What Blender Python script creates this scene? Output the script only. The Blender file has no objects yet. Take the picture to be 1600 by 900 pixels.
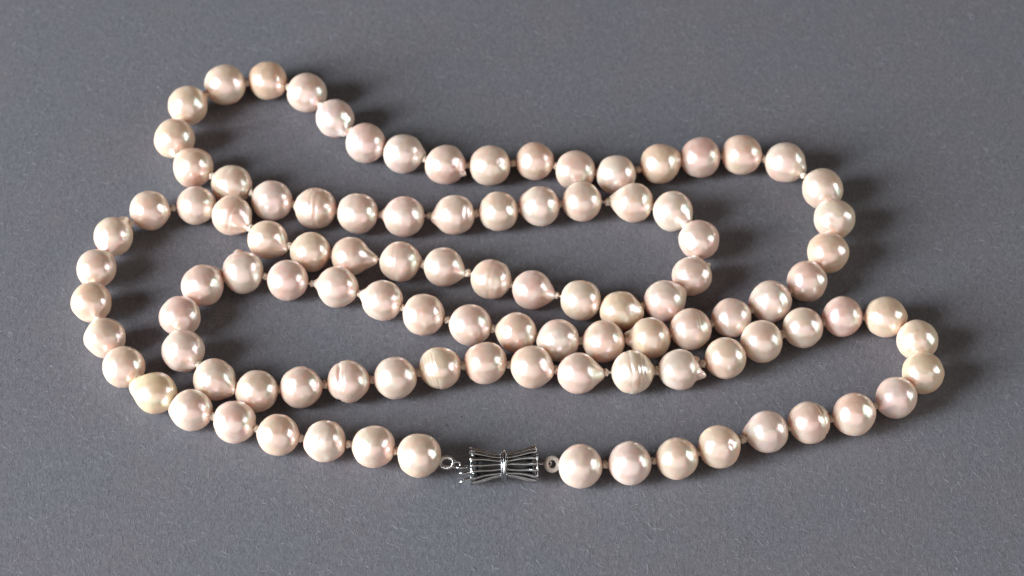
import bpy, bmesh, math, random
import numpy as np
from mathutils import Vector, Matrix, Euler, noise

# ------------------------------------------------------------------ camera, world, lamps, exposure
MM = 0.001
scene = bpy.context.scene
COL = scene.collection
random.seed(11)

TILT = math.radians(50)          # camera looks down at the sheet from 50 degrees
DIST = 0.5
cam_data = bpy.data.cameras.new('camera')
cam_data.sensor_width = 36.0
cam_data.lens = 90.0
cam_data.clip_start = 0.01
cam_data.clip_end = 50.0
cam_data.dof.use_dof = True
cam_data.dof.focus_distance = 0.474
cam_data.dof.aperture_fstop = 24.0
cam = bpy.data.objects.new('camera', cam_data)
COL.objects.link(cam)
cam.location = (0, -math.cos(TILT) * DIST, math.sin(TILT) * DIST)
cam.rotation_euler = (math.pi / 2 - TILT, 0, 0)
scene.camera = cam

world = bpy.data.worlds.new('World')
scene.world = world
world.use_nodes = True
wn = world.node_tree.nodes['Background']
wn.inputs['Color'].default_value = (1.0, 0.66, 0.46, 1)
wn.inputs['Strength'].default_value = 0.035


def area_lamp(name, direction, dist, sx, sy, power, color):
    d = Vector(direction).normalized()
    ld = bpy.data.lights.new(name, 'AREA')
    ld.shape = 'RECTANGLE'
    ld.size = sx
    ld.size_y = sy
    ld.energy = power
    ld.color = color
    o = bpy.data.objects.new(name, ld)
    COL.objects.link(o)
    o.location = d * dist
    o.rotation_euler = (-d).to_track_quat('-Z', 'Y').to_euler()
    return o


# cool window at the left, dimmer second window at the right, dull bright wall behind the photographer
area_lamp('window_light', (-0.86, -0.37, 0.36), 1.4, 0.52, 0.90, 46.0, (0.84, 0.92, 1.0))
area_lamp('second_window_light', (0.96, -0.02, 0.28), 1.25, 0.62, 0.85, 4.8, (0.96, 1.0, 0.95))
area_lamp('room_wall_light', (0.02, -1.0, 0.49), 2.4, 5.0, 2.3, 17.0, (1.0, 0.93, 0.87))

scene.view_settings.view_transform = 'Standard'
scene.view_settings.look = 'None'
scene.view_settings.exposure = 0.32
scene.view_settings.gamma = 1.0
scene.cycles.max_bounces = 10
scene.cycles.use_denoising = True


# ------------------------------------------------------------------ helpers
def link(name, mesh, mat=None, parent=None):
    o = bpy.data.objects.new(name, mesh)
    COL.objects.link(o)
    if mat is not None and not mesh.materials:
        mesh.materials.append(mat)
    if parent is not None:
        o.parent = parent
    return o


def mesh_from(name, verts, faces, smooth=True):
    me = bpy.data.meshes.new(name)
    me.from_pydata(verts, [], faces)
    if smooth:
        me.polygons.foreach_set('use_smooth', [True] * len(me.polygons))
    me.update()
    return me


def tube(points, radii, sides=8, closed=False, flat=1.0, cap=True, verts=None, faces=None):
    """swept tube along points; appends into verts/faces"""
    verts = [] if verts is None else verts
    faces = [] if faces is None else faces
    n = len(points)
    pts = [Vector(p) for p in points]
    if not hasattr(radii, '__len__'):
        radii = [radii] * n
    base = len(verts)
    nrm = None
    for i in range(n):
        if closed:
            t = pts[(i + 1) % n] - pts[i - 1]
        else:
            t = pts[min(n - 1, i + 1)] - pts[max(0, i - 1)]
        t.normalize()
        if nrm is None:
            a = Vector((0, 0, 1)) if abs(t.z) < 0.9 else Vector((1, 0, 0))
            nrm = (a - t * a.dot(t)).normalized()
        else:
            nrm = (nrm - t * nrm.dot(t)).normalized()
        b = t.cross(nrm)
        for k in range(sides):
            an = 2 * math.pi * k / sides
            verts.append(tuple(pts[i] + (nrm * math.cos(an) * flat + b * math.sin(an)) * radii[i]))
    segs = n if closed else n - 1
    for i in range(segs):
        for k in range(sides):
            a0 = base + i * sides + k
            a1 = base + i * sides + (k + 1) % sides
            j = (i + 1) % n
            b0 = base + j * sides + k
            b1 = base + j * sides + (k + 1) % sides
            faces.append((a0, a1, b1, b0))
    if cap and not closed:
        faces.append(tuple(base + k for k in reversed(range(sides))))
        faces.append(tuple(base + (n - 1) * sides + k for k in range(sides)))
    return verts, faces


def new_mat(name):
    m = bpy.data.materials.new(name)
    m.use_nodes = True
    nt = m.node_tree
    nt.nodes.clear()
    out = nt.nodes.new('ShaderNodeOutputMaterial')
    bs = nt.nodes.new('ShaderNodeBsdfPrincipled')
    nt.links.new(bs.outputs[0], out.inputs[0])
    return m, nt, bs


def nd(nt, typ, **kw):
    n = nt.nodes.new(typ)
    for k, v in kw.items():
        if k in n.inputs:
            n.inputs[k].default_value = v
        else:
            setattr(n, k, v)
    return n


def ramp(nt, src, stops):
    r = nt.nodes.new('ShaderNodeValToRGB')
    els = r.color_ramp.elements
    while len(els) < len(stops):
        els.new(0.5)
    for e, (p, c) in zip(els, stops):
        e.position = p
        e.color = (*c, 1) if len(c) == 3 else c
    nt.links.new(src, r.inputs[0])
    return r


def mixc(nt, fac, a, b, mode='MIX'):
    m = nt.nodes.new('ShaderNodeMix')
    m.data_type = 'RGBA'
    m.blend_type = mode
    for sock, val in ((m.inputs[0], fac), (m.inputs[6], a), (m.inputs[7], b)):
        if hasattr(val, 'is_output'):
            nt.links.new(val, sock)
        elif isinstance(val, (int, float)):
            sock.default_value = val
        else:
            sock.default_value = (*val, 1)
    return m.outputs[2]


# ------------------------------------------------------------------ materials
def make_paper():
    m, nt, bs = new_mat('grey_fibrous_paper')
    tc = nd(nt, 'ShaderNodeTexCoord')
    big = nd(nt, 'ShaderNodeTexNoise', Scale=38.0, Detail=3.0, Roughness=0.6)
    mid = nd(nt, 'ShaderNodeTexNoise', Scale=900.0, Detail=4.0, Roughness=0.75)
    mp = nd(nt, 'ShaderNodeMapping')
    mp.inputs['Scale'].default_value = (1.0, 0.45, 1.0)
    mp.inputs['Rotation'].default_value = (0, 0, 0.35)
    fib = nd(nt, 'ShaderNodeTexNoise', Scale=2300.0, Detail=3.0, Roughness=0.7, Distortion=1.5)
    spk = nd(nt, 'ShaderNodeTexVoronoi', Scale=330.0, Randomness=1.0)
    for n in (big, mid, spk):
        nt.links.new(tc.outputs['Object'], n.inputs['Vector'])
    nt.links.new(tc.outputs['Object'], mp.inputs['Vector'])
    nt.links.new(mp.outputs[0], fib.inputs['Vector'])
    c = ramp(nt, mid.outputs['Fac'], [(0.30, (0.136, 0.130, 0.139)), (0.50, (0.149, 0.143, 0.152)), (0.70, (0.163, 0.157, 0.166))]).outputs[0]
    hue = ramp(nt, big.outputs['Fac'], [(0.35, (0.97, 1.0, 1.02)), (0.65, (1.03, 0.99, 1.0))]).outputs[0]
    c = mixc(nt, 1.0, c, hue, 'MULTIPLY')
    fr = ramp(nt, fib.outputs['Fac'], [(0.32, (0.76, 0.76, 0.77)), (0.5, (1, 1, 1)), (0.70, (1.30, 1.30, 1.28))]).outputs[0]
    c = mixc(nt, 1.0, c, fr, 'MULTIPLY')
    # sparse dark flecks pressed into the sheet
    sp = ramp(nt, spk.outputs['Distance'], [(0.0, (0.45, 0.45, 0.47)), (0.055, (0.6, 0.6, 0.6)), (0.085, (1, 1, 1))]).outputs[0]
    msk = nd(nt, 'ShaderNodeMath', operation='GREATER_THAN')
    sep = nd(nt, 'ShaderNodeSeparateColor')
    nt.links.new(spk.outputs['Color'], sep.inputs[0])
    nt.links.new(sep.outputs[0], msk.inputs[0])
    msk.inputs[1].default_value = 0.86
    sp = mixc(nt, msk.outputs[0], (1, 1, 1), sp)
    c = mixc(nt, 1.0, c, sp, 'MULTIPLY')
    nt.links.new(c, bs.inputs['Base Color'])
    bs.inputs['Roughness'].default_value = 0.9
    bs.inputs['Specular IOR Level'].default_value = 0.25
    b1 = nd(nt, 'ShaderNodeBump', Strength=0.8, Distance=0.00018)
    b2 = nd(nt, 'ShaderNodeBump', Strength=0.5, Distance=0.00018)
    nt.links.new(fib.outputs['Fac'], b1.inputs['Height'])
    nt.links.new(mid.outputs['Fac'], b2.inputs['Height'])
    nt.links.new(b2.outputs[0], b1.inputs['Normal'])
    nt.links.new(b1.outputs[0], bs.inputs['Normal'])
    return m


def make_pearl():
    m, nt, bs = new_mat('pearl_nacre')
    tc = nd(nt, 'ShaderNodeTexCoord')
    oi = nd(nt, 'ShaderNodeObjectInfo')
    off = nd(nt, 'ShaderNodeVectorMath', operation='MULTIPLY_ADD')
    nt.links.new(oi.outputs['Random'], off.inputs[0])
    off.inputs[1].default_value = (0.4, 0.7, 0.3)
    nt.links.new(tc.outputs['Object'], off.inputs[2])
    blot = nd(nt, 'ShaderNodeTexNoise', Scale=170.0, Detail=2.0, Roughness=0.5)
    fine = nd(nt, 'ShaderNodeTexNoise', Scale=650.0, Detail=3.0, Roughness=0.6)
    film = nd(nt, 'ShaderNodeTexNoise', Scale=280.0, Detail=2.0, Roughness=0.5)
    for n in (blot, fine, film):
        nt.links.new(off.outputs[0], n.inputs['Vector'])
    tint = ramp(nt, blot.outputs['Fac'], [(0.34, (1.02, 0.91, 0.89)), (0.50, (1.0, 1.0, 1.0)), (0.66, (0.99, 1.01, 0.99))]).outputs[0]
    c = mixc(nt, 1.0, oi.outputs['Color'], tint, 'MULTIPLY')
    nt.links.new(c, bs.inputs['Base Color'])
    bs.inputs['Roughness'].default_value = 0.32
    bs.inputs['IOR'].default_value = 1.5
    bs.inputs['Subsurface Weight'].default_value = 0.7
    bs.inputs['Subsurface Radius'].default_value = (1.0, 0.60, 0.40)
    bs.inputs['Subsurface Scale'].default_value = 0.0020
    bs.inputs['Coat Weight'].default_value = 0.35
    bs.inputs['Coat Roughness'].default_value = 0.17
    bs.inputs['Coat IOR'].default_value = 1.6
    # the nacre platelets: a broad, almost neutral mirror with interference colours
    nac = nd(nt, 'ShaderNodeBsdfPrincipled')
    # interference colour wanders with the angle of view and the local thickness of the nacre
    lf = nd(nt, 'ShaderNodeLayerWeight', Blend=0.5)
    ph = nd(nt, 'ShaderNodeMath', operation='MULTIPLY_ADD')
    nt.links.new(film.outputs['Fac'], ph.inputs[0])
    ph.inputs[1].default_value = 1.5
    nt.links.new(lf.outputs['Facing'], ph.inputs[2])
    pm = nd(nt, 'ShaderNodeMath', operation='MULTIPLY')
    nt.links.new(ph.outputs[0], pm.inputs[0])
    pm.inputs[1].default_value = 0.5
    irid = ramp(nt, pm.outputs[0], [(0.28, (0.91, 0.91, 0.94)), (0.40, (0.98, 0.75, 0.83)), (0.50, (0.90, 0.91, 0.90)), (0.60, (0.66, 0.96, 0.86)), (0.70, (0.97, 0.88, 0.83))]).outputs[0]
    nt.links.new(irid, nac.inputs['Base Color'])
    nac.inputs['Metallic'].default_value = 1.0
    nac.inputs['Roughness'].default_value = 0.27
    mx = nd(nt, 'ShaderNodeMixShader')
    lw = nd(nt, 'ShaderNodeLayerWeight', Blend=0.5)
    fm = nd(nt, 'ShaderNodeMapRange')
    fm.inputs['From Min'].default_value = 0.15
    fm.inputs['From Max'].default_value = 0.85
    fm.inputs['To Min'].default_value = 0.53
    fm.inputs['To Max'].default_value = 0.04
    nt.links.new(lw.outputs['Facing'], fm.inputs['Value'])
    nt.links.new(fm.outputs[0], mx.inputs[0])
    nt.links.new(bs.outputs[0], mx.inputs[1])
    nt.links.new(nac.outputs[0], mx.inputs[2])
    outn = [n for n in nt.nodes if n.type == 'OUTPUT_MATERIAL'][0]
    nt.links.new(mx.outputs[0], outn.inputs[0])
    b = nd(nt, 'ShaderNodeBump', Strength=0.35, Distance=0.00008)
    nt.links.new(fine.outputs['Fac'], b.inputs['Height'])
    nt.links.new(b.outputs[0], bs.inputs['Normal'])
    nt.links.new(b.outputs[0], bs.inputs['Coat Normal'])
    nt.links.new(b.outputs[0], nac.inputs['Normal'])
    return m


def make_simple(name, color, rough, metal=0.0, bump=None, sss=0.0):
    m, nt, bs = new_mat(name)
    tc = nd(nt, 'ShaderNodeTexCoord')
    n = nd(nt, 'ShaderNodeTexNoise', Scale=bump[0] if bump else 800.0, Detail=4.0)
    nt.links.new(tc.outputs['Object'], n.inputs['Vector'])
    lo = tuple(v * 0.78 for v in color)
    hi = tuple(min(1.0, v * 1.18) for v in color)
    c = ramp(nt, n.outputs['Fac'], [(0.3, lo), (0.7, hi)]).outputs[0]
    nt.links.new(c, bs.inputs['Base Color'])
    bs.inputs['Roughness'].default_value = rough
    bs.inputs['Metallic'].default_value = metal
    if sss:
        bs.inputs['Subsurface Weight'].default_value = sss
        bs.inputs['Subsurface Radius'].default_value = (1, .7, .5)
        bs.inputs['Subsurface Scale'].default_value = 0.001
    if bump:
        b = nd(nt, 'ShaderNodeBump', Strength=0.6, Distance=bump[1])
        nt.links.new(n.outputs['Fac'], b.inputs['Height'])
        nt.links.new(b.outputs[0], bs.inputs['Normal'])
    return m


M_paper = make_paper()
M_pearl = make_pearl()
M_metal = make_simple('polished_white_metal', (0.55, 0.55, 0.55), 0.22, 1.0, (1500.0, 0.00002))
M_dark = make_simple('shade_dark_inner_metal', (0.035, 0.033, 0.032), 0.45, 0.6, (900.0, 0.00004))  # near-black colour stands in for the shade inside the clasp
M_thread = make_simple('silk_thread', (1.0, 0.68, 0.52), 0.6, 0.0, (2600.0, 0.00004), 0.5)
M_cord = make_simple('twisted_grey_beige_cord', (0.74, 0.66, 0.58), 0.6, 0.0, (2600.0, 0.00004))
M_coil = make_simple('fine_silver_coil_wire', (0.78, 0.74, 0.70), 0.25, 1.0, (1500.0, 0.00002))
M_fibre = make_simple('pale_paper_fibre', (0.39, 0.39, 0.40), 0.8)
M_fibre_dark = make_simple('dark_paper_fibre', (0.05, 0.05, 0.06), 0.8)

# ------------------------------------------------------------------ the surface
me = mesh_from('grey_paper', [(-2.5, -2.5, 0), (2.5, -2.5, 0), (2.5, 2.5, 0), (-2.5, 2.5, 0)], [(0, 1, 2, 3)], False)
paper = link('grey_paper', me, M_paper)
paper['kind'] = 'structure'
paper['label'] = 'matt blue grey paper sheet with short felted fibres under the necklace'


def fibre_mesh(name, n, rad, rng, lmin, lmax):
    vs, fs = [], []
    for _ in range(n):
        x = rng.uniform(-118, 118)
        y = -78 + 178 * rng.random() ** 1.5
        a = rng.gauss(1.9, 0.9)
        L = lmin + (lmax - lmin) * rng.random() ** 2.4
        curl = rng.gauss(0, 0.9)
        pts = []
        k = 4
        z = rng.uniform(0.0, 0.03)
        lift = rng.random() ** 3 * 0.25
        for i in range(k):
            s = i / (k - 1)
            pts.append((x * MM, y * MM, (z + lift * math.sin(math.pi * s)) * MM))
            x += math.cos(a + curl * s) * L / (k - 1)
            y += math.sin(a + curl * s) * L / (k - 1)
        r = rad * rng.uniform(0.6, 1.3) * MM
        tube(pts, [r * 0.6, r, r, r * 0.4], sides=3, cap=False, verts=vs, faces=fs)
    return mesh_from(name, vs, fs, False)


rng = random.Random(5)
# the longer loose fibres lying on the sheet: x mm, y mm, heading in degrees, length mm
LONG_FIBRES = [(-46.1, 46.3, 15, 1.45), (68.1, -39.2, 70, 1.33), (60.3, -51.6, 100, 1.2), (53.6, -60.8, 60, 0.84), (61.2, -64.9, 125, 1.08), (65.8, -56.7, 110, 1.45), (90.3, -57.1, 60, 1.08), (18.2, -31.6, 140, 0.96), (42.4, -28.2, 105, 1.08), (-40.6, -45.5, 50, 1.08), (-81.7, 55.4, 100, 0.72), (80.3, -36.1, 80, 1.08), (43.4, -9.8, 110, 0.96), (-57.4, -45.8, 90, 0.96), (-37.8, -47.5, 130, 1.2), (76.5, -35.4, 120, 1.08), (-82.8, -46.3, 120, 1.08), (9.3, -53.2, 125, 1.2), (82.8, -19.9, 100, 1.08), (45.9, -22.7, 35, 1.08)]
vs, fs = [], []
for (fx, fy, ha, fl) in LONG_FIBRES:
    h = math.radians(ha)
    bend = rng.uniform(-.7, .7)
    pts = []
    for i in range(6):
        s = i / 5 - .5
        pts.append(((fx + fl * s * math.cos(h) - bend * fl * (.25 - s * s) * math.sin(h)) * MM,
                    (fy + fl * s * math.sin(h) + bend * fl * (.25 - s * s) * math.cos(h)) * MM, (.03 + .12 * (.25 - s * s)) * MM))
    tube(pts, [.012 * MM, .026 * MM, .03 * MM, .03 * MM, .026 * MM, .010 * MM], sides=4, cap=False, verts=vs, faces=fs)
lf = link('loose_fibres', mesh_from('loose_fibres', vs, fs), M_fibre, paper)
lf['kind'] = 'stuff'
fb = link('paper_fibres', fibre_mesh('paper_fibres', 10000, 0.016, rng, 0.35, 2.1), M_fibre, paper)
fb['kind'] = 'stuff'
fd = link('dark_paper_fibres', fibre_mesh('dark_paper_fibres', 1500, 0.018, rng, 0.2, 1.0), M_fibre_dark, paper)
fd['kind'] = 'stuff'

# ------------------------------------------------------------------ the necklace
# every pearl: x mm, y mm, radius mm, height/width, string direction deg, tone, shape features, what sets it apart
# features: c cone (dx, dy, dz, apex/R)   n nub (dx, dy, dz, height/R, width deg)
#           s bump or dent (dx, dy, dz, height/R, width deg)   g groove ring (place on axis, depth/R, width)
PEARLS = [
    (-17.0, -43.53, 4.103, 1.0, -14.4, 'm', [], 'large smooth round pearl next to the left end of the clasp'),
    (-25.42, -41.37, 3.969, 1.0, -11.3, 'm', [('s', -0.28, -0.376, 0.883, -0.02, 13), ('s', -0.28, -0.376, 0.883, 0.02, 6), ('n', -0.997, -0.078, -0.0, 0.031, 16)], 'pale pearl with a small pit on its upper left'),
    (-34.46, -40.04, 3.917, 1.0, -8.5, 'm', [('s', 0.03, -0.999, -0.023, -0.03, 10), ('g', 0.0, 0.012, 0.1)], 'pearl with a pale seam and a pit near its foot'),
    (-43.14, -38.71, 3.895, 1.0, -14.5, 'm', [('c', -0.998, 0.068, -0.0, 1.114), ('c', 0.995, -0.099, -0.0, 1.148), ('s', 0.15, -0.326, 0.933, -0.02, 8)], None),
    (-51.37, -35.69, 3.999, 1.0, -19.3, 'm', [('c', 0.957, -0.289, -0.0, 1.152)], None),
    (-59.56, -32.95, 3.925, 1.0, -23.8, 'm', [('c', -1.0, 0.0, -0.0, 1.221), ('s', 0.6, -0.651, 0.465, 0.012, 10)], 'pink pearl with a white pointed tip on its left'),
    (-66.61, -28.96, 3.946, 1.0, -37.0, 'Y', [('n', -0.927, 0.375, -0.0, 0.36, 26), ('n', 0.804, -0.595, -0.0, 0.02, 14)], 'yellow cream pearl with a blunt white nose on its left'),
    (-73.16, -22.7, 3.979, 1.0, -50.8, 'o', [], None),
    (-77.45, -15.66, 3.896, 1.0, -63.9, 'm', [], None),
    (-80.9, -6.92, 3.94, 1.0, -78.6, 'y', [('n', 0.289, -0.957, -0.0, 0.16, 15)], None),
    (-80.94, 1.64, 3.86, 0.984, 81.7, 'm', [('n', 0.45, 0.893, -0.0, 0.193, 30)], None),
    (-78.43, 10.09, 3.84, 1.0, 59.1, 'm', [('n', 0.426, 0.905, -0.0, 0.404, 17), ('n', -0.132, -0.991, -0.0, 0.266, 20)], None),
    (-71.88, 16.78, 3.935, 1.0, 27.6, 'p', [('c', 0.999, -0.042, -0.0, 1.238), ('s', 0.62, -0.44, 0.649, -0.03, 8)], 'pearl with a dark pin prick on its right side'),
    (-62.78, 18.28, 3.879, 1.0, -5.0, 'p', [], None),
    (-55.48, 15.34, 3.991, 1.0, -31.8, 'm', [('c', 0.733, -0.68, -0.0, 1.426), ('s', 0.2, -0.55, 0.811, 0.015, 20), ('s', 0.35, -0.675, 0.649, -0.02, 25), ('g', 0.25, 0.02, 0.06)], 'pointed pearl with a slanting ridge across it'),
    (-48.03, 9.15, 3.866, 1.0, -30.5, 'm', [('c', 0.809, -0.588, -0.0, 1.425), ('s', 0.731, -0.523, -0.439, 0.04, 14)], None),
    (-39.37, 5.85, 3.881, 1.0, -14.6, 'm', [('s', 0.2, -0.703, 0.682, -0.012, 14)], None),
    (-31.58, 4.86, 3.783, 1.0, -7.6, 'm', [('n', 0.982, -0.188, -0.0, 0.44, 20), ('n', 0.981, -0.196, -0.0, 0.02, 34)], 'pearl drawn out into a thick rough tail on its right'),
    (-21.84, 3.5, 3.931, 1.0, -8.5, 'm', [('c', 0.994, 0.111, -0.0, 1.243), ('g', -0.15, 0.012, 0.05)], None),
    (-13.33, 2.13, 3.863, 1.0, -14.1, 'm', [('c', 0.917, -0.399, -0.0, 1.378)], None),
    (-4.03, -0.98, 3.909, 1.0, -18.7, 'm', [('g', 0.1, 0.02, 0.05), ('g', 0.35, 0.02, 0.05), ('g', 0.6, -0.015, 0.1), ('c', 0.988, -0.157, -0.0, 1.109)], 'irregular pearl with two cream grooves around its middle'),
    (3.87, -3.7, 3.834, 1.0, -17.7, 'p', [('c', 0.945, -0.326, -0.0, 1.417)], 'teardrop pearl with a blunt point at its lower right'),
    (13.25, -6.48, 3.942, 1.0, -16.9, 'm', [('s', 0.7, -0.594, 0.397, -0.02, 14)], None),
    (20.76, -8.84, 3.931, 0.953, -0.3, 'o', [('n', 0.988, -0.155, -0.0, 0.163, 28), ('s', 0.3, -0.941, 0.157, 0.05, 14)], 'peach pearl with a small round bump low on its front'),
    (29.38, -6.58, 4.003, 1.0, 31.2, 'm', [('g', 0.55, 0.02, 0.05), ('g', 0.72, 0.02, 0.04), ('n', 0.811, 0.586, 0.0, 0.234, 22)], None),
    (34.88, -0.28, 3.851, 1.0, 64.8, 'p', [('n', 0.76, 0.65, -0.0, 0.294, 8)], None),
    (36.7, 9.01, 4.022, 0.969, -79.8, 'm', [('n', -0.452, 0.892, 0.0, 0.145, 20), ('s', 0.0, -0.116, 0.993, 0.02, 30)], None),
    (31.88, 16.44, 3.997, 1.0, -37.8, 'w', [('s', 0.1, -0.64, 0.762, 0.01, 16), ('n', 0.701, -0.713, -0.0, 0.157, 18)], None),
    (24.09, 18.79, 3.882, 1.0, -8.3, 'm', [('c', -0.983, 0.185, -0.0, 1.505)], 'teardrop pearl with a long thin tail on its left'),
    (13.91, 19.07, 3.947, 1.0, 3.2, 'm', [], None),
    (5.57, 17.77, 3.877, 1.033, 9.1, 'm', [('n', -0.96, -0.28, -0.0, 0.052, 30), ('n', -0.902, 0.431, -0.0, 0.155, 24), ('s', 0.2, -0.938, -0.282, 0.03, 30)], None),
    (-2.66, 16.41, 3.933, 1.0, 7.6, 'm', [('g', -0.55, 0.02, 0.1)], None),
    (-11.41, 15.51, 3.992, 1.0, 4.4, 'm', [('n', -0.984, -0.178, -0.0, 0.189, 16), ('n', -0.991, -0.133, -0.0, 0.02, 40), ('g', 0.1, -0.02, 0.3), ('g', 0.35, 0.02, 0.08)], 'grooved pearl with a short nose on its left'),
    (-21.36, 14.98, 4.052, 1.0, -1.2, 'm', [('c', -0.96, 0.281, 0.0, 1.161), ('n', -0.995, 0.1, 0.0, 0.175, 12)], None),
    (-30.56, 15.9, 4.025, 1.0, -7.3, 'm', [('s', -0.65, 0.395, 0.649, 0.05, 26)], 'pearl with a raised shoulder at its upper left'),
    (-38.98, 17.23, 4.095, 1.0, -11.4, 'm', [('g', -0.05, 0.015, 0.05), ('g', 0.2, 0.025, 0.06), ('g', -0.25, 0.008, 0.05), ('n', -0.992, 0.125, 0.0, 0.101, 12)], 'pearl with fine grooves ringing its middle'),
    (-47.71, 19.35, 4.075, 1.0, -20.5, 'w', [], None),
    (-56.07, 23.63, 4.096, 0.969, -28.6, 'm', [('s', 0.1, -0.473, 0.875, 0.01, 20), ('g', -0.1, 0.01, 0.06), ('s', 0.6, -0.707, 0.375, 0.02, 30)], None),
    (-64.16, 28.32, 4.056, 1.0, -45.2, 'o', [], None),
    (-68.6, 36.23, 4.096, 1.0, -81.7, 'o', [('n', 0.121, -0.993, 0.0, 0.295, 12)], None),
    (-66.64, 45.42, 4.077, 1.0, 59.0, 'y', [('n', 0.727, 0.687, 0.0, 0.146, 20)], 'yellow cream pearl at the upper left bend'),
    (-59.5, 51.38, 4.139, 1.0, 24.8, 'm', [('n', 0.954, -0.301, 0.0, 0.07, 50), ('n', -1.0, -0.009, 0.0, 0.02, 40)], None),
    (-50.66, 52.8, 4.015, 1.0, -7.3, 'o', [], None),
    (-42.34, 49.17, 4.096, 1.0, -36.8, 'm', [('s', -0.1, -0.84, 0.534, -0.03, 10), ('s', 0.05, -0.715, 0.697, -0.02, 10), ('s', -0.22, -0.921, 0.32, -0.02, 9)], 'pearl with a slanting wrinkle down its front'),
    (-36.22, 41.99, 3.995, 1.0, -48.4, 'w', [('s', 0.5, -0.838, 0.22, 0.04, 12), ('n', 0.447, -0.894, -0.0, 0.32, 14)], None),
    (-29.67, 34.9, 4.09, 1.0, -34.8, 'm', [('s', 0.45, -0.681, 0.578, -0.012, 12)], None),
    (-22.0, 32.1, 4.011, 1.0, -20.2, 'w', [('c', 0.998, -0.07, 0.0, 1.263)], 'teardrop pearl with its point facing right in the top row'),
    (-13.4, 28.93, 4.059, 1.0, -10.8, 'm', [('n', 0.827, -0.563, 0.0, 0.239, 9), ('c', 0.969, -0.247, 0.0, 1.084)], 'pearl with a tiny hooked spur at its lower right'),
    (-4.44, 28.75, 4.123, 1.0, 4.1, 'p', [], None),
    (4.58, 30.21, 3.873, 1.0, -3.9, 'o', [], None),
    (12.8, 27.56, 3.989, 1.0, -13.3, 'p', [('s', -0.1, -0.995, 0.019, 0.05, 12)], None),
    (20.94, 26.34, 3.983, 1.0, 5.7, 'w', [], None),
    (29.82, 29.24, 4.061, 1.0, 15.3, 'o', [('n', 0.929, 0.37, 0.0, 0.171, 24)], None),
    (37.99, 30.99, 4.07, 1.0, 8.4, 'p', [('s', 0.404, 0.701, 0.588, 0.05, 18)], None),
    (46.4, 31.69, 4.073, 1.0, -4.8, 'm', [('n', 0.988, -0.155, 0.0, 0.12, 9)], None),
    (55.03, 29.56, 4.063, 1.0, -30.3, 'w', [('c', 0.881, -0.473, 0.0, 1.258)], 'pearl with a sharp little point at its lower right'),
    (61.97, 22.6, 4.091, 0.969, -60.6, 'm', [('n', 0.777, -0.63, 0.0, 0.067, 26)], None),
    (63.69, 14.22, 4.111, 1.0, 89.4, 'w', [('n', 0.545, -0.838, 0.0, 0.025, 16)], None),
    (61.79, 5.6, 4.035, 1.0, 67.6, 'o', [], None),
    (57.15, -1.63, 3.967, 1.0, 45.9, 'm', [('s', -0.1, -0.713, 0.694, -0.015, 14), ('s', 0.15, -0.931, 0.332, -0.015, 10)], None),
    (49.81, -6.76, 4.033, 1.0, 30.7, 'm', [('n', -0.983, -0.183, 0.0, 0.084, 24), ('s', 0.5, -0.476, 0.723, -0.03, 9), ('s', 0.35, -0.29, 0.891, -0.025, 9), ('s', 0.6, -0.62, 0.506, -0.025, 9)], 'lumpy pearl with a crooked crease on its right'),
    (42.04, -10.6, 3.8, 1.0, 23.7, 'm', [('g', -0.5, 0.006, 0.05)], None),
    (34.08, -13.65, 4.027, 1.0, 18.3, 'm', [('g', 0.25, 0.02, 0.04), ('g', 0.45, 0.035, 0.05), ('g', 0.6, 0.02, 0.04), ('n', -0.946, -0.326, 0.0, 0.02, 12)], 'pearl with three short cracks on its right'),
    (26.23, -15.82, 3.895, 1.031, 9.9, 'o', [('n', -0.976, 0.218, -0.0, 0.289, 12), ('n', -0.982, -0.19, -0.0, 0.264, 12), ('c', -0.999, -0.042, -0.0, 0.955)], None),
    (17.44, -16.56, 4.042, 1.0, 1.8, 'o', [('s', 0.5, -0.861, 0.093, -0.03, 11), ('n', -0.993, -0.121, 0.0, 0.02, 12)], None),
    (8.82, -16.35, 4.013, 1.0, -7.6, 'w', [('c', -0.997, -0.077, 0.0, 1.11)], None),
    (0.91, -14.37, 3.842, 1.0, -12.7, 'm', [('s', -0.55, -0.456, 0.699, -0.04, 12), ('s', -0.55, -0.456, 0.699, 0.03, 6), ('g', 0.1, 0.012, 0.06), ('n', -0.976, 0.218, -0.0, 0.123, 20), ('n', -0.421, -0.907, -0.0, 0.02, 30)], 'pearl with a crater like swirl on its left'),
    (-7.97, -12.58, 4.002, 1.0, -13.6, 'm', [('n', 0.984, -0.176, 0.0, 0.02, 40), ('c', -0.995, 0.098, 0.0, 1.131), ('s', 0.2, -0.943, 0.268, 0.02, 16)], None),
    (-16.94, -10.04, 4.046, 1.0, -19.8, 'p', [('c', -0.987, 0.16, 0.0, 1.104), ('c', 1.0, -0.018, 0.0, 1.067)], 'onion shaped pearl pointed at both sides'),
    (-24.91, -6.49, 3.942, 1.0, -22.4, 'm', [('n', -0.925, 0.38, -0.0, 0.263, 14), ('n', -0.692, 0.722, -0.0, 0.02, 24)], None),
    (-33.74, -3.1, 4.021, 1.0, -15.4, 'm', [('n', -0.98, 0.198, 0.0, 0.278, 10)], None),
    (-43.47, -1.39, 3.969, 1.0, -10.8, 'p', [('c', -0.983, 0.184, -0.0, 1.11), ('g', -0.45, 0.012, 0.04), ('g', -0.3, 0.012, 0.04), ('g', -0.6, 0.01, 0.04)], 'pinkish pearl with fine vertical scratches on its left'),
    (-52.29, 0.46, 4.04, 1.031, 5.0, 'w', [('n', -0.228, 0.974, 0.0, 0.391, 16), ('s', -0.5, 0.058, 0.864, -0.04, 9)], 'pearl with a small peak and pit on its top'),
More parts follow.
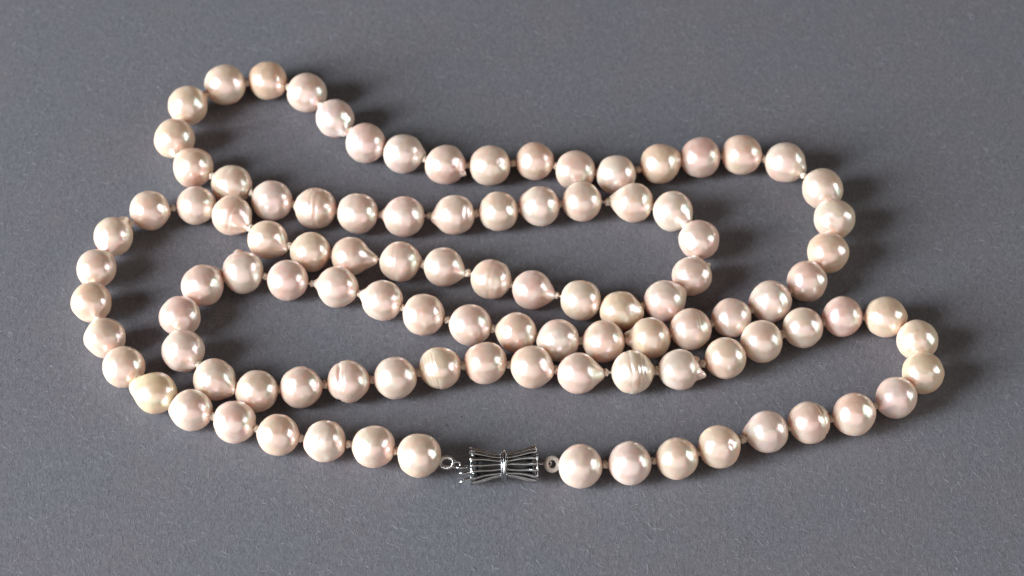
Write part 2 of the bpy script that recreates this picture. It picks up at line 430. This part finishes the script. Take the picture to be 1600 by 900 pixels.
    (-59.9, -2.83, 4.084, 1.0, 43.8, 'p', [('n', 0.676, 0.737, 0.0, 0.204, 20)], None),
    (-63.61, -10.41, 4.014, 0.977, 81.4, 'p', [('s', -0.4, -0.893, 0.208, -0.03, 18)], None),
    (-62.34, -18.99, 4.059, 1.0, -63.2, 'w', [('n', 0.514, -0.858, 0.0, 0.173, 12), ('s', 0.3, -0.905, 0.301, -0.02, 12)], None),
    (-55.84, -25.81, 3.993, 1.0, -32.5, 'm', [('n', 0.782, -0.623, -0.0, 0.262, 22), ('s', -0.1, -0.56, 0.823, -0.01, 14), ('g', 0.3, 0.01, 0.06)], None),
    (-47.72, -28.31, 3.95, 1.0, -6.3, 'y', [('s', 0.4, -0.509, 0.762, -0.02, 18), ('s', 0.5, -0.517, 0.694, 0.015, 8), ('s', -0.15, -0.556, 0.818, -0.012, 8)], 'cream pearl with a wrinkled patch on its right'),
    (-39.51, -27.61, 3.954, 1.0, 6.7, 'm', [('s', -0.5, -0.388, 0.774, -0.03, 8), ('s', -0.35, -0.341, 0.873, -0.025, 8), ('n', 0.964, 0.267, -0.0, 0.049, 14)], None),
    (-30.7, -26.32, 4.02, 1.0, 6.8, 'm', [('g', -0.42, 0.055, 0.07), ('g', -0.2, 0.012, 0.04)], 'double lobed pearl with a deep crease on its left'),
    (-21.89, -25.51, 4.054, 1.0, 10.9, 'm', [], None),
    (-13.52, -23.03, 4.008, 1.0, 12.4, 'm', [('g', -0.45, 0.022, 0.045), ('g', -0.28, 0.02, 0.04), ('g', -0.6, 0.02, 0.04)], 'pearl with a row of short ribs on its left'),
    (-5.07, -21.8, 4.044, 1.0, 0.5, 'm', [('c', 0.999, -0.04, 0.0, 1.135), ('s', 0.7, -0.531, 0.477, 0.02, 12)], None),
    (3.71, -22.87, 4.038, 1.0, -7.9, 'm', [('n', 0.949, -0.316, 0.0, 0.104, 26), ('s', 0.3, -0.686, 0.662, -0.01, 16), ('s', 0.7, -0.459, 0.547, -0.02, 14)], None),
    (12.49, -24.25, 3.941, 1.0, -3.9, 'm', [('c', 1.0, -0.018, -0.0, 1.502)], 'teardrop pearl with a long tapering point on its right'),
    (22.57, -24.15, 3.972, 1.045, 2.6, 'm', [('c', 0.99, 0.143, -0.0, 1.216), ('g', -0.25, 0.02, 0.05), ('g', 0.2, 0.02, 0.06), ('g', 0.42, 0.025, 0.05), ('g', 0, -0.02, 0.2), ('c', -1.0, 0.021, -0.0, 0.924)], 'top shaped pearl ringed with broad grooves'),
    (31.45, -23.39, 3.886, 1.0, 11.4, 'w', [('n', 0.807, 0.59, -0.0, 0.273, 13), ('n', 0.958, -0.287, -0.0, 0.372, 13), ('g', 0.75, 0.05, 0.08)], 'bluish white pearl with two little horns on its right'),
    (40.31, -20.59, 3.931, 1.0, 23.0, 'y', [], None),
    (47.41, -16.61, 4.042, 1.0, 26.1, 'm', [('s', -0.3, -0.25, 0.921, 0.01, 20)], None),
    (55.52, -13.14, 3.878, 1.0, 21.2, 'm', [], None),
    (63.29, -10.44, 3.861, 1.0, 9.1, 'p', [('c', -0.997, 0.074, -0.0, 1.117), ('c', 0.989, 0.146, -0.0, 1.128)], None),
    (71.46, -10.58, 4.043, 0.985, -22.6, 'o', [('n', 0.997, 0.071, 0.0, 0.063, 14)], None),
    (77.07, -16.19, 3.893, 1.0, -67.0, 'y', [], None),
    (77.25, -24.22, 3.971, 1.0, 68.8, 'y', [('n', 0.56, 0.829, -0.0, 0.164, 14)], None),
    (71.78, -29.86, 3.882, 1.0, 35.4, 'p', [('c', -0.769, -0.639, -0.0, 1.295)], None),
    (63.48, -33.98, 4.009, 1.0, 19.6, 'm', [('n', -0.964, -0.264, 0.0, 0.052, 24)], None),
    (55.02, -35.84, 3.91, 1.015, 13.5, 'm', [('g', 0.55, 0.045, 0.06), ('g', 0.35, 0.01, 0.05), ('g', 0.75, 0.02, 0.05)], 'pearl with a deep double groove on its right'),
    (47.15, -37.9, 3.899, 1.0, 18.4, 'w', [('c', -0.995, -0.098, -0.0, 1.347), ('n', -0.966, 0.257, -0.0, 0.02, 16), ('s', -0.8, -0.581, 0.148, -0.05, 20)], 'pear shaped pearl with a folded blunt tip on its left'),
    (38.07, -41.49, 3.939, 1.0, 19.7, 'o', [('s', 0.5, -0.517, 0.694, -0.035, 9), ('s', 0.42, -0.621, 0.662, 0.02, 6)], 'peach pearl with a small chip on its right'),
    (30.18, -43.96, 3.897, 1.0, 12.6, 'm', [('c', -1.0, 0.0, -0.0, 1.098)], None),
    (21.52, -45.18, 3.977, 1.0, 6.1, 'w', [('s', -0.4, -0.509, 0.762, -0.012, 8), ('s', 0.75, -0.558, 0.354, 0.02, 8)], None),
    (12.48, -45.87, 4.032, 1.0, 4.4, 'm', [], 'large smooth round pearl next to the right end of the clasp'),
]

TONES = {'m': (0.99, 0.710, 0.555), 'p': (0.99, 0.670, 0.560), 'o': (0.98, 0.655, 0.440),
         'y': (0.98, 0.745, 0.480), 'Y': (0.99, 0.710, 0.370), 'w': (0.97, 0.760, 0.640)}

necklace = bpy.data.objects.new('pearl_necklace', None)
COL.objects.link(necklace)
necklace.empty_display_size = 0.01
necklace['label'] = 'long strand of pinkish cream baroque pearls laid in loops, with fluted silver clasp'
necklace['category'] = 'necklace'

NU, NV = 96, 62


def pearl_mesh(idx, R, hw, axdeg, feats):
    prng = random.Random(900 + idx)
    a = math.radians(axdeg)
    ax = Vector((math.cos(a), math.sin(a), prng.uniform(-.12, .12))).normalized()
    s1 = ax.cross(Vector((0, 0, 1))).normalized()
    s2 = s1.cross(ax)
    seed = Vector((prng.uniform(0, 90), prng.uniform(0, 90), prng.uniform(0, 90)))
    dirs = []
    for j in range(NV + 1):
        th = math.pi * j / NV
        if j in (0, NV):
            dirs.append(ax * math.cos(th))
            continue
        for i in range(NU):
            ph = 2 * math.pi * i / NU
            dirs.append(ax * math.cos(th) + (s1 * math.cos(ph) + s2 * math.sin(ph)) * math.sin(th))
    amp1, amp2 = prng.uniform(.028, .065), prng.uniform(.007, .015)
    # shallow dimples, random places
    extra = []
    gax = (ax + s1 * prng.uniform(-.16, .16) + s2 * prng.uniform(-.16, .16)).normalized()
    for _ in range(prng.randint(2, 5)):
        d = Vector((prng.gauss(0, 1), prng.gauss(0, 1), prng.gauss(0, 1))).normalized()
        extra.append(('s', d.x, d.y, d.z, prng.choice((-1, -1, 1)) * prng.uniform(.007, .020), prng.uniform(5, 15)))
    for _ in range(prng.randint(5, 11)):
        d = Vector((prng.gauss(0, 1), prng.gauss(0, 1), prng.gauss(0, 1))).normalized()
        extra.append(('s', d.x, d.y, d.z, prng.choice((-1, 1)) * prng.uniform(.0015, .005), prng.uniform(2.5, 5.5)))
    if prng.random() < .4:
        extra.append(('g', prng.uniform(-.6, .6), prng.uniform(.003, .007), prng.uniform(.03, .07)))
    allf = [(f[0], Vector(f[1:4]).normalized()) + tuple(f[4:]) if f[0] != 'g' else (f[0], None) + tuple(f[1:]) for f in list(feats) + extra]
    out = []
    for d in dirs:
        r = 1.0
        r += amp1 * noise.noise(d * 1.15 + seed) * 1.0
        r += amp2 * noise.noise(d * 3.6 + seed)
        r += 0.0045 * noise.noise(d * 6.0 + seed)
        r += 0.0020 * noise.noise(d * 12.0 + seed)
        for f in allf:
            if f[0] == 'g':
                t = d.dot(gax)
                wob = f[1 + 1] + .08 * noise.noise(d * 1.8 + seed * 1.3)
                k = max(0.0, .75 + 1.6 * noise.noise(d * 1.5 + seed * 2.1))
                r -= 1.1 * f[3] * k * math.exp(-((t - wob) / (1.25 * f[4])) ** 2)
            else:
                c = max(-1.0, min(1.0, d.dot(f[1])))
                ang = math.acos(c)
                if f[0] == 'c':
                    h = max(1.03, f[2])
                    am = math.acos(1 / h)
                    if ang < am:
                        tip = 0.22 if h > 1.25 else 0.38
                        ea = math.sqrt(ang * ang + tip * tip * .35) if ang < am else ang
                        rc = 1 / math.cos(am - min(ea, am))
                        r += max(0.0, rc - 1.0)
                elif f[0] == 'n':
                    w = math.radians(f[3])
                    r += f[2] * math.exp(-(ang / w) ** 2)
                else:
                    w = math.radians(f[3])
                    if ang < w * 3:
                        r += f[2] * math.exp(-(ang / w) ** 2)
        p = d * (r * R)
        p = Vector((p.x, p.y * (1 + (hw - 1) * .5), p.z * hw))
        out.append(p)
    faces = []
    def vid(j, i):
        if j == 0:
            return 0
        if j == NV:
            return len(dirs) - 1
        return 1 + (j - 1) * NU + i % NU
    for j in range(NV):
        for i in range(NU):
            if j == 0:
                faces.append((0, vid(1, i), vid(1, i + 1)))
            elif j == NV - 1:
                faces.append((vid(j, i), vid(NV, 0), vid(j, i + 1)))
            else:
                faces.append((vid(j, i), vid(j + 1, i), vid(j + 1, i + 1), vid(j, i + 1)))
    minz = min(p.z for p in out)
    return mesh_from('pearl', [tuple(p * MM) for p in out], faces), -minz


centres = []
for idx, (x, y, R, hw, axd, tone, feats, lab) in enumerate(PEARLS):
    me, h = pearl_mesh(idx, R, hw, axd, feats)
    o = link('pearl', me, M_pearl, necklace)
    o.location = (x * MM, y * MM, h * MM)
    prng = random.Random(300 + idx)
    b = tuple(.5 * u + .5 * w for u, w in zip(TONES[tone], TONES['m']))
    k = prng.uniform(.95, 1.03)
    o.color = (b[0] * k, b[1] * k * prng.uniform(.97, 1.01), b[2] * k * prng.uniform(.95, 1.04), 1)
    if lab:
        o['label'] = lab
    centres.append(Vector((x, y, h)))

# knots of silk between the pearls, and the thread itself
def knot_mesh(seed):
    vs, fs = [], []
    krng = random.Random(seed)
    pts = []
    n = 26
    for i in range(n):
        t = 2 * math.pi * i / n
        r = 0.25 + .07 * math.cos(3 * t)
        pts.append((0.17 * math.sin(3 * t + seed) * MM, r * math.cos(2 * t) * MM, r * math.sin(2 * t) * MM))
    tube(pts, 0.17 * MM, sides=6, closed=True, verts=vs, faces=fs)
    tube([(-.9 * MM, 0, 0), (-.3 * MM, .03 * MM, 0), (.3 * MM, -.03 * MM, .02 * MM), (.9 * MM, 0, 0)], 0.16 * MM, sides=6, verts=vs, faces=fs)
    base = len(vs)
    for j in range(7):
        th = math.pi * (j + .5) / 7
        for i in range(10):
            ph = 2 * math.pi * i / 10
            vs.append((0.42 * math.cos(th) * MM, .34 * math.sin(th) * math.cos(ph) * MM, .34 * math.sin(th) * math.sin(ph) * MM))
    for j in range(6):
        for i in range(10):
            fs.append((base + j * 10 + i, base + j * 10 + (i + 1) % 10, base + (j + 1) * 10 + (i + 1) % 10, base + (j + 1) * 10 + i))
    return mesh_from('knot', vs, fs)


knots = [knot_mesh(s) for s in range(4)]
for me in knots:
    me.materials.append(M_thread)
for i in range(len(centres) - 1):
    a, b = centres[i], centres[i + 1]
    d = (b - a).normalized()
    ra, rb = PEARLS[i][2], PEARLS[i + 1][2]
    mid = (a + d * ra + b - d * rb) / 2
    o = link('knot', knots[i % 4], None, necklace)
    o.location = mid * MM
    o.rotation_euler = (random.uniform(0, 6.28), 0, math.atan2(d.y, d.x))
    s = random.uniform(1.45, 1.95)
    o.scale = (s, s, s)
pts = []
for i, c in enumerate(centres):
    pts.append(c * MM)
vs, fs = tube(pts, 0.17 * MM, sides=6)
link('thread', mesh_from('thread', vs, fs), M_thread, necklace)

# ------------------------------------------------------------------ the clasp
CX, CY, CZ, CROT = -1.46, -45.34, 3.62, math.radians(2.2)
HALF = 6.0


def revolve(profile, n=48, verts=None, faces=None, closed=False):
    verts = [] if verts is None else verts
    faces = [] if faces is None else faces
    base = len(verts)
    m = len(profile)
    for (x, r) in profile:
        for k in range(n):
            t = 2 * math.pi * k / n
            verts.append((x * MM, r * math.cos(t) * MM, r * math.sin(t) * MM))
    for j in range(m if closed else m - 1):
        for k in range(n):
            j2 = (j + 1) % m
            faces.append((base + j * n + k, base + j2 * n + k, base + j2 * n + (k + 1) % n, base + j * n + (k + 1) % n))
    return verts, faces


def ring_profile(xc, R, t, n=12, sx=1.0):
    return [(xc + sx * t * math.cos(2 * math.pi * i / n), R + t * math.sin(2 * math.pi * i / n)) for i in range(n)]


vs, fs = revolve([(-5.0, .05), (-5.0, 2.35), (-3.5, 2.15), (-1.5, 1.85), (-.6, 1.9), (.6, 1.9), (1.5, 1.85), (3.5, 2.15), (5.0, 2.35), (5.0, .05)])  # hourglass core, coloured near-black so the gaps between rods look shaded
clasp = link('clasp', mesh_from('clasp', vs, fs), M_dark, necklace)
clasp.location = (CX * MM, CY * MM, CZ * MM)
clasp.rotation_euler = (0, 0, CROT)
clasp['label'] = 'fluted hourglass shaped silver clasp with a ring around its waist'
RODS = 16
crng = random.Random(3)
for side in (-1, 1):
    for k in range(RODS):
        t = 2 * math.pi * (k + .5) / RODS + crng.uniform(-.03, .03)
        pts, rad = [], []
        n = 12
        for i in range(n):
            s = i / (n - 1)
            x = side * (.25 + (HALF - .25) * s)
            r = 1.9 + 1.3 * s ** 1.1 + .05 * math.sin(s * 7 + k)
            w = .03 * math.sin(s * 5 + k * 2.1)
            pts.append((x * MM, r * math.cos(t + w) * MM, r * math.sin(t + w) * MM))
            rad.append((.265 + (.05 if side < 0 else .24) * s ** 4) * MM)
        if side > 0:
            rad[-1] *= .72
        else:
            rad[-1] *= .8
        v2, f2 = tube(pts, rad, sides=8)
        link('rod', mesh_from('rod', v2, f2), M_metal, clasp)
vs, fs = revolve(ring_profile(.08, 2.66, .32, 14, 1.0), closed=True)
revolve(ring_profile(-.42, 2.5, .17, 12), verts=vs, faces=fs, closed=True)
link('waist_ring', mesh_from('waist_ring', vs, fs), M_metal, clasp)
for side in (-1, 1):
    vs, fs = [], []
    pts = []
    n = 96
    for i in range(n):
        t = 2 * math.pi * i / n
        b = (.5 + .5 * math.cos(t * RODS - math.pi)) ** 2
        r = 3.22 + (.05 if side < 0 else .10) * b
        pts.append((side * (HALF + .02 + .04 * math.sin(5 * t)) * MM, r * math.cos(t) * MM, r * math.sin(t) * MM))
    rad = [(.13 + (.16 if side < 0 else .03) * (.5 + .5 * math.cos(2 * math.pi * i / n * RODS - math.pi)) ** 2) * MM for i in range(n)]
    tube(pts, rad, sides=8, closed=True, verts=vs, faces=fs)
    link('rim', mesh_from('rim', vs, fs), M_metal, clasp)
# inner plates that carry the barrel, a little inside each end
for side in (-1, 1):
    vs, fs = revolve([(side * 5.25, .05), (side * 5.25, 2.75), (side * 5.45, 2.75), (side * 5.45, .05)])
    link('end_plate', mesh_from('end_plate', vs, fs), M_dark, clasp)
# spring tongue sticking out at the left
for pl in ([(-5.2, -.5, .5), (-7.2, -.55, .55), (-8.2, -.5, .5), (-8.9, -.4, .45)],
           [(-5.0, -1.0, -.1), (-6.6, -1.15, -.2), (-7.6, -1.3, -.3), (-8.3, -1.2, -.25)],
           [(-5.2, -1.7, -1.0), (-6.5, -1.9, -1.15), (-7.6, -2.2, -1.4), (-8.3, -2.35, -1.6)]):
    v2, f2 = tube([(a * MM, b * MM, c * MM) for a, b, c in pl], [.26 * MM, .32 * MM, .34 * MM, .22 * MM], sides=10, flat=.7)
    link('tongue', mesh_from('tongue', v2, f2), M_metal, clasp)


def loop_pts(cx, cy, cz, a, b, tilt, n, phase=0.0):
    out = []
    for i in range(n):
        t = 2 * math.pi * i / n + phase
        x = a * math.cos(t)
        q = b * math.sin(t)
        out.append(Vector((cx + x, cy + q * math.cos(tilt), cz + q * math.sin(tilt))))
    return out


def coil_loop(name, mat, cx, cy, cz, a, b, tilt, turns, hr, wr, n=420):
    path = loop_pts(cx, cy, cz, a, b, tilt, n)
    up = Vector((0, -math.sin(tilt), math.cos(tilt)))
    pts = []
    for i in range(n):
        t = (path[(i + 1) % n] - path[i - 1]).normalized()
        s = up.cross(t)
        ph = 2 * math.pi * turns * i / n
        pts.append((path[i] + (up * math.cos(ph) + s * math.sin(ph)) * hr) * MM)
    v2, f2 = tube(pts, wr * MM, sides=5, closed=True)
    tube([p * MM for p in path[::6]], hr * .9 * MM, sides=8, closed=True, verts=v2, faces=f2)
    return link(name, mesh_from(name, v2, f2), mat, necklace)


TL = math.radians(38)
a = coil_loop('wire_loop', M_coil, -11.9, -44.85, 3.75, 1.25, .95, TL, 34, .30, .11)
a['label'] = 'silver coiled loop at the left end of the clasp'
a = coil_loop('cord_loop', M_cord, 7.35, -45.15, 3.7, 1.1, 1.15, TL, 30, .34, .13)
a['label'] = 'grey beige twisted loop at the right end of the clasp'
# metal links from the clasp into both loops
for (cx, cy, cz, r1, r2, w, tl) in ((-10.2, -45.3, 3.75, .75, .55, .2, .9), (6.55, -45.05, 3.72, .62, .5, .17, 1.1)):
    v2, f2 = tube([p * MM for p in loop_pts(cx, cy, cz, r1, r2, tl, 24)], w * MM, sides=8, closed=True)
    link('link', mesh_from('link', v2, f2), M_metal, necklace)
v2, f2 = tube([(4.0 * MM, -45.1 * MM, 3.62 * MM), (5.2 * MM, -45.08 * MM, 3.66 * MM), (6.1 * MM, -45.05 * MM, 3.7 * MM)], .2 * MM, sides=8)
link('clasp_pin', mesh_from('clasp_pin', v2, f2), M_metal, necklace)
for (p0, p1) in (((-12.9, -44.7, 3.8), (-14.6, -44.2, 4.0)), ((8.4, -45.2, 3.75), (9.6, -45.4, 3.9))):
    v2, f2 = tube([Vector(p0) * MM, Vector(p1) * MM], .42 * MM, sides=10)
    link('thread_end', mesh_from('thread_end', v2, f2), M_cord, necklace)
